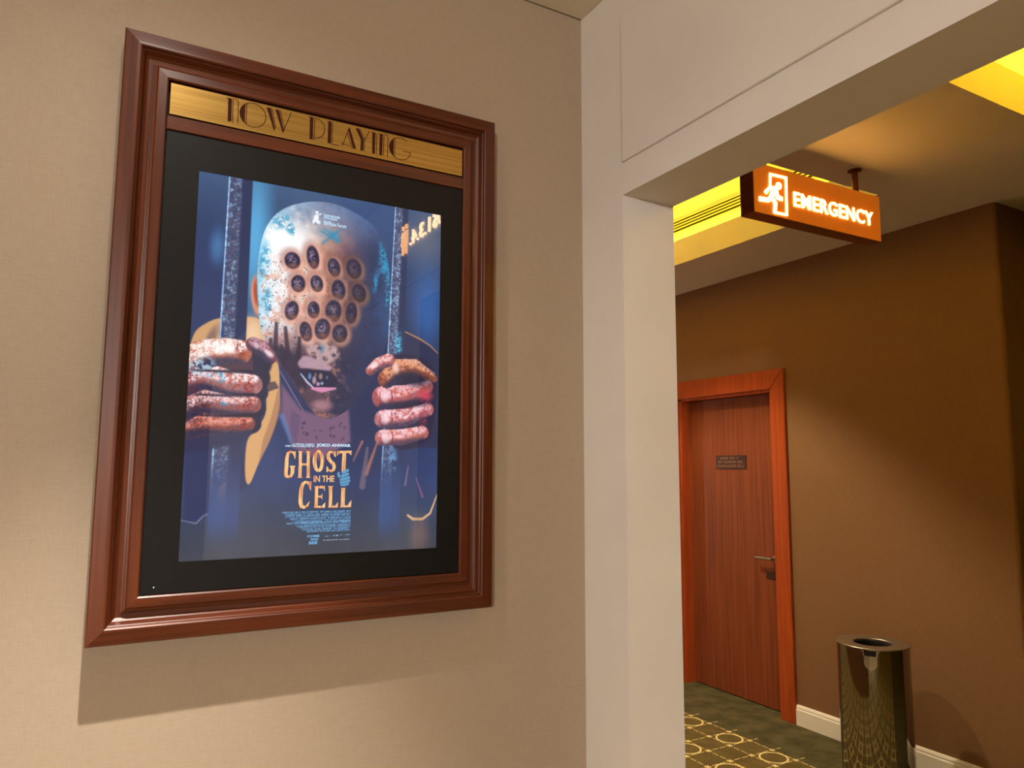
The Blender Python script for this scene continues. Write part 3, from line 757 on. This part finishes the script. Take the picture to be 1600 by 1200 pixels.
# left hand: dark palm side beyond the bar, back of the hand, fingers, thumb
for (cx, cy, rr) in ((398, 566, 25), (403, 590, 18), (403, 613, 15), (399, 638, 15), (392, 662, 15)): blend(m_ell(cx, cy, rr, rr, 0, .1), (38, 40, 66))
blend(m_poly([(286, 562), (312, 540), (352, 530), (392, 548), (392, 668), (350, 690), (286, 694)], 4, True), (78, 52, 70))
blend(m_poly([(284, 690), (330, 680), (392, 672), (370, 692), (290, 708)], 6, True), (44, 50, 84), .9)
finger([(280, 668), (318, 662), (352, 664), (388, 662)], [17, 15, 13, 10], (214, 142, 128), (122, 66, 66), (168, 66, 48), 110, .9)
finger([(280, 640), (310, 626), (352, 630), (394, 632)], [20, 17, 15, 13], (228, 190, 192), (140, 88, 92), (160, 60, 46), 120, .9)
finger([(280, 596), (316, 586), (355, 597), (394, 601)], [24, 20, 18, 15], (240, 218, 222), (156, 106, 110), (170, 66, 48), 130, .9)
finger([(284, 566), (322, 552), (356, 549), (374, 550)], [20, 21, 20, 18], (250, 232, 226), (164, 102, 88), (184, 76, 44), 140, .85)
for (cx, cy, rx, ry, ro) in ((346, 588, 15, 9, 14), (352, 629, 12, 4, 6), (318, 572, 14, 12, 0), (342, 546, 5, 3, 0)): blend(m_ell(cx, cy, rx, ry, ro, .7)*smooth(NF, .4, .55), (64, 158, 200), .85)
blend(m_ell(350, 543, 22, 8, -4, .8), (255, 252, 250), .8); blend(m_ell(310, 572, 16, 16, 0, .9)*smooth(NF, .42, .6), (236, 236, 244), .85)
blend(m_ell(300, 590, 14, 26, 0, .9)*smooth(NS*.6+NF*.4, .5, .62), (120, 44, 48), .7); blend(m_ell(310, 640, 22, 22, 0, .9)*smooth(NS*.6+NF*.4, .48, .6), (64, 40, 60), .8)
for (x, y) in ((386, 602), (390, 606), (382, 634), (388, 630), (380, 661), (372, 540), (378, 552)): blend(m_ell(x, y, 4, 9, 8, .6)*smooth(NS, .25, .6), (140, 38, 38), .8)
for (x0_, y0_, x1_, y1_) in ((300, 580, 392, 581), (305, 618, 395, 617), (300, 650, 392, 649)): blend(m_stroke([(x0_, y0_-2), ((x0_+x1_)/2, y0_), (x1_, y1_)], [1, 2, 3], 3), (34, 30, 52), .85)
finger([(396, 538), (410, 545), (422, 560)], [11, 12, 9], (186, 140, 156), (104, 60, 80), (120, 44, 50), 150, .8); blend(m_ell(420, 552, 7, 3.5, 38, .5), (238, 214, 224), .9); blend(m_ell(401, 540, 5, 4, 20, .8), (226, 206, 222), .8)
# right hand
blend(m_poly([(606, 566), (650, 556), (680, 580), (682, 630), (666, 690), (610, 692)], 5, True), (46, 42, 68))
finger([(598, 684), (628, 683), (660, 676)], [13, 13, 11], (234, 186, 194), (176, 104, 104), (190, 86, 58), 210, .7)
finger([(599, 655), (632, 653), (668, 640)], [15, 15, 11], (240, 198, 208), (176, 116, 126), (176, 62, 54), 220, .75)
finger([(599, 621), (632, 618), (668, 604)], [19, 17, 10], (232, 176, 186), (160, 88, 94), (190, 70, 44), 230, .9)
finger([(604, 592), (622, 578), (648, 574), (678, 592)], [15, 18, 14, 6], (220, 152, 120), (140, 78, 64), (128, 56, 40), 240, .95)
blend(m_ell(646, 592, 26, 11, 8, .7), (36, 36, 60), .9); blend(m_ell(618, 574, 5, 9, -20, .6), (246, 206, 196), .85); blend(m_stroke([(632, 561), (655, 567), (680, 584)], [.8, 1, .6], 1.5), (208, 176, 180), .7)
blend(m_ell(640, 632, 30, 5, -6, .8), (40, 34, 58), .8)
for (cx, cy) in ((602, 619), (602, 654), (603, 684)): blend(m_ell(cx, cy, 7, 9, 0, .5), (246, 214, 224), .7); blend(m_stroke([(cx+10, cy-9), (cx+11, cy+9)], 1, 1.4), (130, 40, 60), .8); blend(m_stroke([(cx-8, cy-7), (cx-8, cy+8)], .8, 1.2), (140, 50, 70), .7)
blend(m_ell(664, 618, 12, 9, 0, .8)*smooth(NF, .3, .5), (206, 74, 92), .9); blend(m_ell(662, 652, 6, 18, 10, .8)*smooth(NS, .3, .6), (166, 70, 88), .8)
finger([(607, 563), (592, 568), (579, 579)], [11, 10, 8], (236, 184, 184), (178, 104, 100), (176, 70, 60), 250, .6); blend(m_ell(585, 571, 7, 4, -32, .4), (246, 224, 226), .9)
# block of credits: rows of unreadable tiny type
for r_ in range(13):
    yy = 801+r_*2.45; left = 441+ (0, 2, 6, 4, 10, 16, 20, 8, 22, 26, 30, 34, 40)[r_]*.9
    xa, ya = pm(left, yy); xb, _ = pm(547.5, yy-1.5)
    row = (np.abs(PYm-ya) < 1.25) & (PXm > xa) & (PXm < xb)
    seg = np.repeat((rng.random(NX) > .22).astype(float), 1)[None, :]*np.ones((NZ, 1))
    blend(row*seg, (104, 162, 210), .85)
for (xa, xb, yy) in ((508, 516, 838), (519, 528, 837), (531, 547, 836)):
    a = pm(xa, yy); b_ = pm(xb, yy); blend(((np.abs(PYm-a[1]) < 1.2) & (PXm > a[0]) & (PXm < b_[0]) & (NS > .35)).astype(float), (150, 190, 226), .8)
# festival emblem: a small standing white animal shape
blend(m_ell(494, 341, 4, 6.5, 10, .3), (240, 244, 250)); blend(m_ell(495.5, 332, 2.6, 2.6, 0, .4), (240, 244, 250)); blend(m_ell(497.5, 347, 3.2, 3, 0, .4), (240, 244, 250)); blend(m_ell(490, 346, 2, 3.5, 0, .4), (236, 240, 248)); blend(m_stroke([(498, 336), (502, 334)], 1, 1), (236, 240, 248), .9)
IMG = np.clip(IMG, 0, 255)/255.0
LIN = np.where(IMG <= 0.04045, IMG/12.92, ((IMG+0.055)/1.055)**2.4)
me = bpy.data.meshes.new('screen')
co = np.stack([QX0+PXm.ravel()/1000.0, np.full(NX*NZ, QY), QZ1-PYm.ravel()/1000.0], -1)
idx = np.arange(NX*NZ).reshape(NZ, NX)
quads = np.stack([idx[1:, :-1], idx[1:, 1:], idx[:-1, 1:], idx[:-1, :-1]], -1).reshape(-1, 4)
me.vertices.add(len(co)); me.vertices.foreach_set('co', co.ravel().astype(np.float32))
me.loops.add(quads.size); me.loops.foreach_set('vertex_index', quads.ravel().astype(np.int32))
me.polygons.add(len(quads)); me.polygons.foreach_set('loop_start', (np.arange(len(quads))*4).astype(np.int32))
me.update(calc_edges=True); me.validate()
ca = me.color_attributes.new('picture', 'FLOAT_COLOR', 'POINT')
ca.data.foreach_set('color', np.concatenate([LIN.reshape(-1, 3), np.ones((NX*NZ, 1))], 1).ravel().astype(np.float32))
sm = base_mat('backlit_glass_picture', (6, 6, 7), 0.0)
n_, l_, b_ = nodes(sm)
at = n_.new('ShaderNodeAttribute'); at.attribute_name = 'picture'
l_.new(at.outputs['Color'], b_.inputs['Emission Color']); b_.inputs['Emission Strength'].default_value = 1.05
me.materials.append(sm)
screen = bpy.data.objects.new('screen', me); COL.objects.link(screen); screen.parent = disp; screen.matrix_parent_inverse = disp.matrix_world.inverted()
screen['label'] = 'backlit blue film picture of a bald prisoner gripping two bars'

# lettering on the picture
def lit(name, col, strength=1.0):
    m = base_mat(name, (6, 6, 7), 0.05); return emit(m, col, strength)
TITLE = lit('title_orange', (244, 184, 124), 1.0)
n_, l_, b_ = nodes(TITLE); mp = mapping(TITLE, (300, 300, 45)); tx = n_.new('ShaderNodeTexNoise'); tx.inputs['Scale'].default_value = .5; tx.inputs['Detail'].default_value = 4
l_.new(mp.outputs[0], tx.inputs['Vector']); rp = n_.new('ShaderNodeValToRGB'); rp.color_ramp.elements[0].position = .34; rp.color_ramp.elements[1].position = .62
rp.color_ramp.elements[0].color = lin((214, 124, 84)); rp.color_ramp.elements[1].color = lin((250, 206, 146)); l_.new(tx.outputs['Fac'], rp.inputs['Fac']); l_.new(rp.outputs[0], b_.inputs['Emission Color'])
SHADE = lit('title_outline', (66, 48, 70), .9)
PALE = lit('pale_blue_lettering', (196, 228, 250), 1.0)
BLUE = lit('blue_lettering', (120, 186, 232), 1.0)
def T(cx, cy): return at_y(425+cx/6.669, 680+cy/6.669, QY)         # points read off an enlargement of the title
lift = [0.0006]
t3 = lambda v: Vector((v[0], QY-lift[0], v[1]))
mm = 6.669/1.0
def tp(bm, pts): poly(bm, [T(*q) for q in pts], t3)
def ring_pts(cx, cy, rx, ry, a0, a1, n=20): return arc(cx, cy, rx, ry, a0, a1, n)
def stem(bm, x, y0, y1, wd, serif=8, dx=0, top=True, bottom=True):
    tp(bm, [(x-wd/2+dx, y0), (x+wd/2+dx, y0), (x+wd/2, y1), (x-wd/2, y1)])
    if top: tp(bm, [(x-wd/2-serif+dx, y0-1), (x+wd/2+serif+dx, y0-1), (x+wd/2+dx, y0+14), (x-wd/2+dx, y0+14)])
    if bottom: tp(bm, [(x-wd/2, y1-14), (x+wd/2, y1-14), (x+wd/2+serif, y1+1), (x-wd/2-serif, y1+1)])
def thick(bm, pts, ws):
    """stroke in enlargement points"""
    P = [T(*q) for q in pts]; ribbon(bm, P, [w_*0.000257 for w_ in ws], t3)
def title(grow):
    bm = bmesh.new(); g = grow
    # G
    thick(bm, [(238, 245), (236, 215), (222, 180), (192, 172), (166, 190), (154, 240), (148, 330), (142, 390), (148, 425), (168, 434), (196, 424), (212, 390), (214, 322)], [x+g for x in (8, 14, 22, 24, 32, 38, 40, 40, 34, 26, 30, 36, 40)])
    tp(bm, [(236-g*.3, 168), (247+g*.3, 165), (243+g*.3, 250), (236-g*.3, 240)]); tp(bm, [(184-g*.3, 318-g*.3), (244+g*.3, 318-g*.3), (238+g*.3, 334+g*.3), (184-g*.3, 334+g*.3)])
    # H
    stem(bm, 290, 166-g*.4, 444+g*.4, 34+g, 10, 6); stem(bm, 376, 166-g*.4, 444+g*.4, 34+g, 10, 4); tp(bm, [(296, 292-g*.4), (376, 292-g*.4), (376, 316+g*.4), (296, 316+g*.4)])
    # O
    thick(bm, ring_pts(483, 268, 40, 104, 90, 450), [(24+g+16*abs(math.cos(math.radians(90+360*i/20)))) for i in range(21)])
    # S
    thick(bm, [(652, 222), (645, 190), (622, 172), (598, 178), (584, 202), (586, 236), (606, 268), (636, 296), (648, 328), (640, 360), (614, 374), (588, 364), (574, 330)], [x+g for x in (8, 16, 22, 28, 34, 36, 36, 36, 34, 32, 24, 16, 8)])
    tp(bm, [(644, 168), (662, 165), (664, 228), (650, 222)]); tp(bm, [(566, 322), (578, 330), (584, 384), (566, 384)])
    # T, whose stem runs down to the hand and becomes the stem of the last L
    tp(bm, [(676-g*.3, 164-g*.4), (830+g*.3, 160-g*.4), (824+g*.3, 212), (800, 186+g*.4), (704, 190+g*.4), (676-g*.3, 216)])
    tp(bm, [(734-g*.5, 180), (772+g*.5, 180), (762+g*.5, 380), (722-g*.5, 380)])
    # C
    thick(bm, [(392, 560), (390, 530), (374, 492), (346, 488), (318, 510), (304, 560), (298, 640), (296, 700), (306, 742), (334, 752), (368, 732), (390, 690)], [x+g for x in (8, 14, 24, 26, 34, 38, 40, 40, 34, 28, 22, 8)])
    tp(bm, [(384, 486), (412+g*.3, 478), (404+g*.3, 580), (392, 560)])
    # E
    stem(bm, 458, 532-g*.4, 752+g*.4, 34+g, 10, 6); tp(bm, [(460, 530-g*.4), (552+g*.3, 526-g*.4), (550+g*.3, 590), (536, 556), (468, 552)]); tp(bm, [(464, 630-g*.3), (510, 628), (524+g*.3, 606), (524+g*.3, 672), (508, 650), (462, 650+g*.3)]); tp(bm, [(450, 736), (520, 736), (540, 712), (556+g*.3, 698), (550+g*.3, 756+g*.4), (440, 757+g*.4)])
    # L and L
    stem(bm, 606, 530-g*.4, 752+g*.4, 36+g, 10, 4); tp(bm, [(600, 734), (656, 734), (672, 712), (690+g*.3, 694), (684+g*.3, 754+g*.4), (590, 755+g*.4)])
    tp(bm, [(722-g*.5, 548), (762+g*.5, 548), (756+g*.5, 750), (714-g*.5, 750)]); tp(bm, [(714, 732), (786, 732), (806, 700), (828+g*.3, 674), (822+g*.3, 750+g*.4), (704-g*.3, 752+g*.4)])
    b2 = text_bm('IN THE', .1, 0.0035+g*.0001)
    (xa, za), (xb, zb) = T(432, 488), T(650, 420)
    fit_text(b2, xa, xb, za, zb); place(b2, lambda c: Vector((c.x, QY-lift[0], c.y))); join(bm, b2)
    return bm
lift[0] = 0.0004; obj('title_outline', title(10), SHADE, screen)
lift[0] = 0.0010; obj('title_lettering', title(0), TITLE, screen)['label'] = 'orange title lettering GHOST IN THE CELL'
# small pale blue fist round the long stem
lift[0] = 0.0014; bm = bmesh.new()
for pts, ws in (([(702, 440), (690, 405), (694, 382)], [26, 26, 20]), ([(728, 400), (760, 378), (786, 366), (802, 370)], [26, 36, 30, 16]), ([(716, 432), (752, 418), (800, 398)], [30, 34, 28]), ([(704, 464), (752, 456), (810, 436)], [24, 34, 28]), ([(704, 494), (752, 488), (812, 470)], [20, 32, 28]), ([(710, 518), (752, 518), (800, 504)], [18, 28, 24])):
    thick(bm, pts, ws)
obj('fist_emblem', bm, lit('fist_blue', (98, 158, 198), .95), screen)
lift[0] = 0.0017; bm = bmesh.new()
for pts in ([(712, 416), (756, 400), (802, 384)], [(706, 449), (752, 438), (808, 418)], [(700, 479), (752, 473), (812, 454)], [(706, 507), (752, 504), (808, 488)]): thick(bm, pts, [3, 5, 3])
obj('fist_creases', bm, lit('crease_blue', (48, 74, 122), .9), screen)
def line_text(name, s, box_, m, bold=0.0):
    b2 = text_bm(s, .1, bold); (xa, za), (xb, zb) = box_
    fit_text(b2, xa, xb, za, zb); place(b2, lambda c: Vector((c.x, QY-0.001, c.y)))
    return obj(name, b2, m, screen)
def PQ(x, y): return at_y(x, y, QY)
line_text('director_lettering', 'JOKO ANWAR', (T(462, 128), T(822, 92)), PALE, .005)
line_text('credit_lettering', 'WRITTEN & DIRECTED BY', (T(135, 122), T(445, 107)), PALE, .003)
line_text('credit_lettering', 'A HORROR COMEDY', (T(210, 101), T(442, 88)), PALE, .003)
line_text('company_lettering', 'COME', (T(365, 1066), T(495, 1036)), BLUE, .003)
line_text('company_lettering', 'AND', (T(398, 1098), T(482, 1070)), BLUE, .003)
line_text('company_lettering', 'SEE', (T(380, 1138), T(474, 1104)), BLUE, .003)
line_text('release_lettering', 'DI BIOSKOP 16 APRIL', (T(532, 1098), T(808, 1079)), PALE, .003)
for i, s_ in enumerate(('Internationale', 'Filmfestspiele', 'Berlin')):
    line_text('festival_lettering', s_, (PQ(506, 338.6+i*4.4), PQ((531, 527, 518)[i], 336.4+i*4.6+(.9 if i < 2 else .4))), PALE, .002)
line_text('festival_lettering', 'Berlinale Forum', (PQ(506, 351.5), PQ(541, 351.2)), PALE, .002)
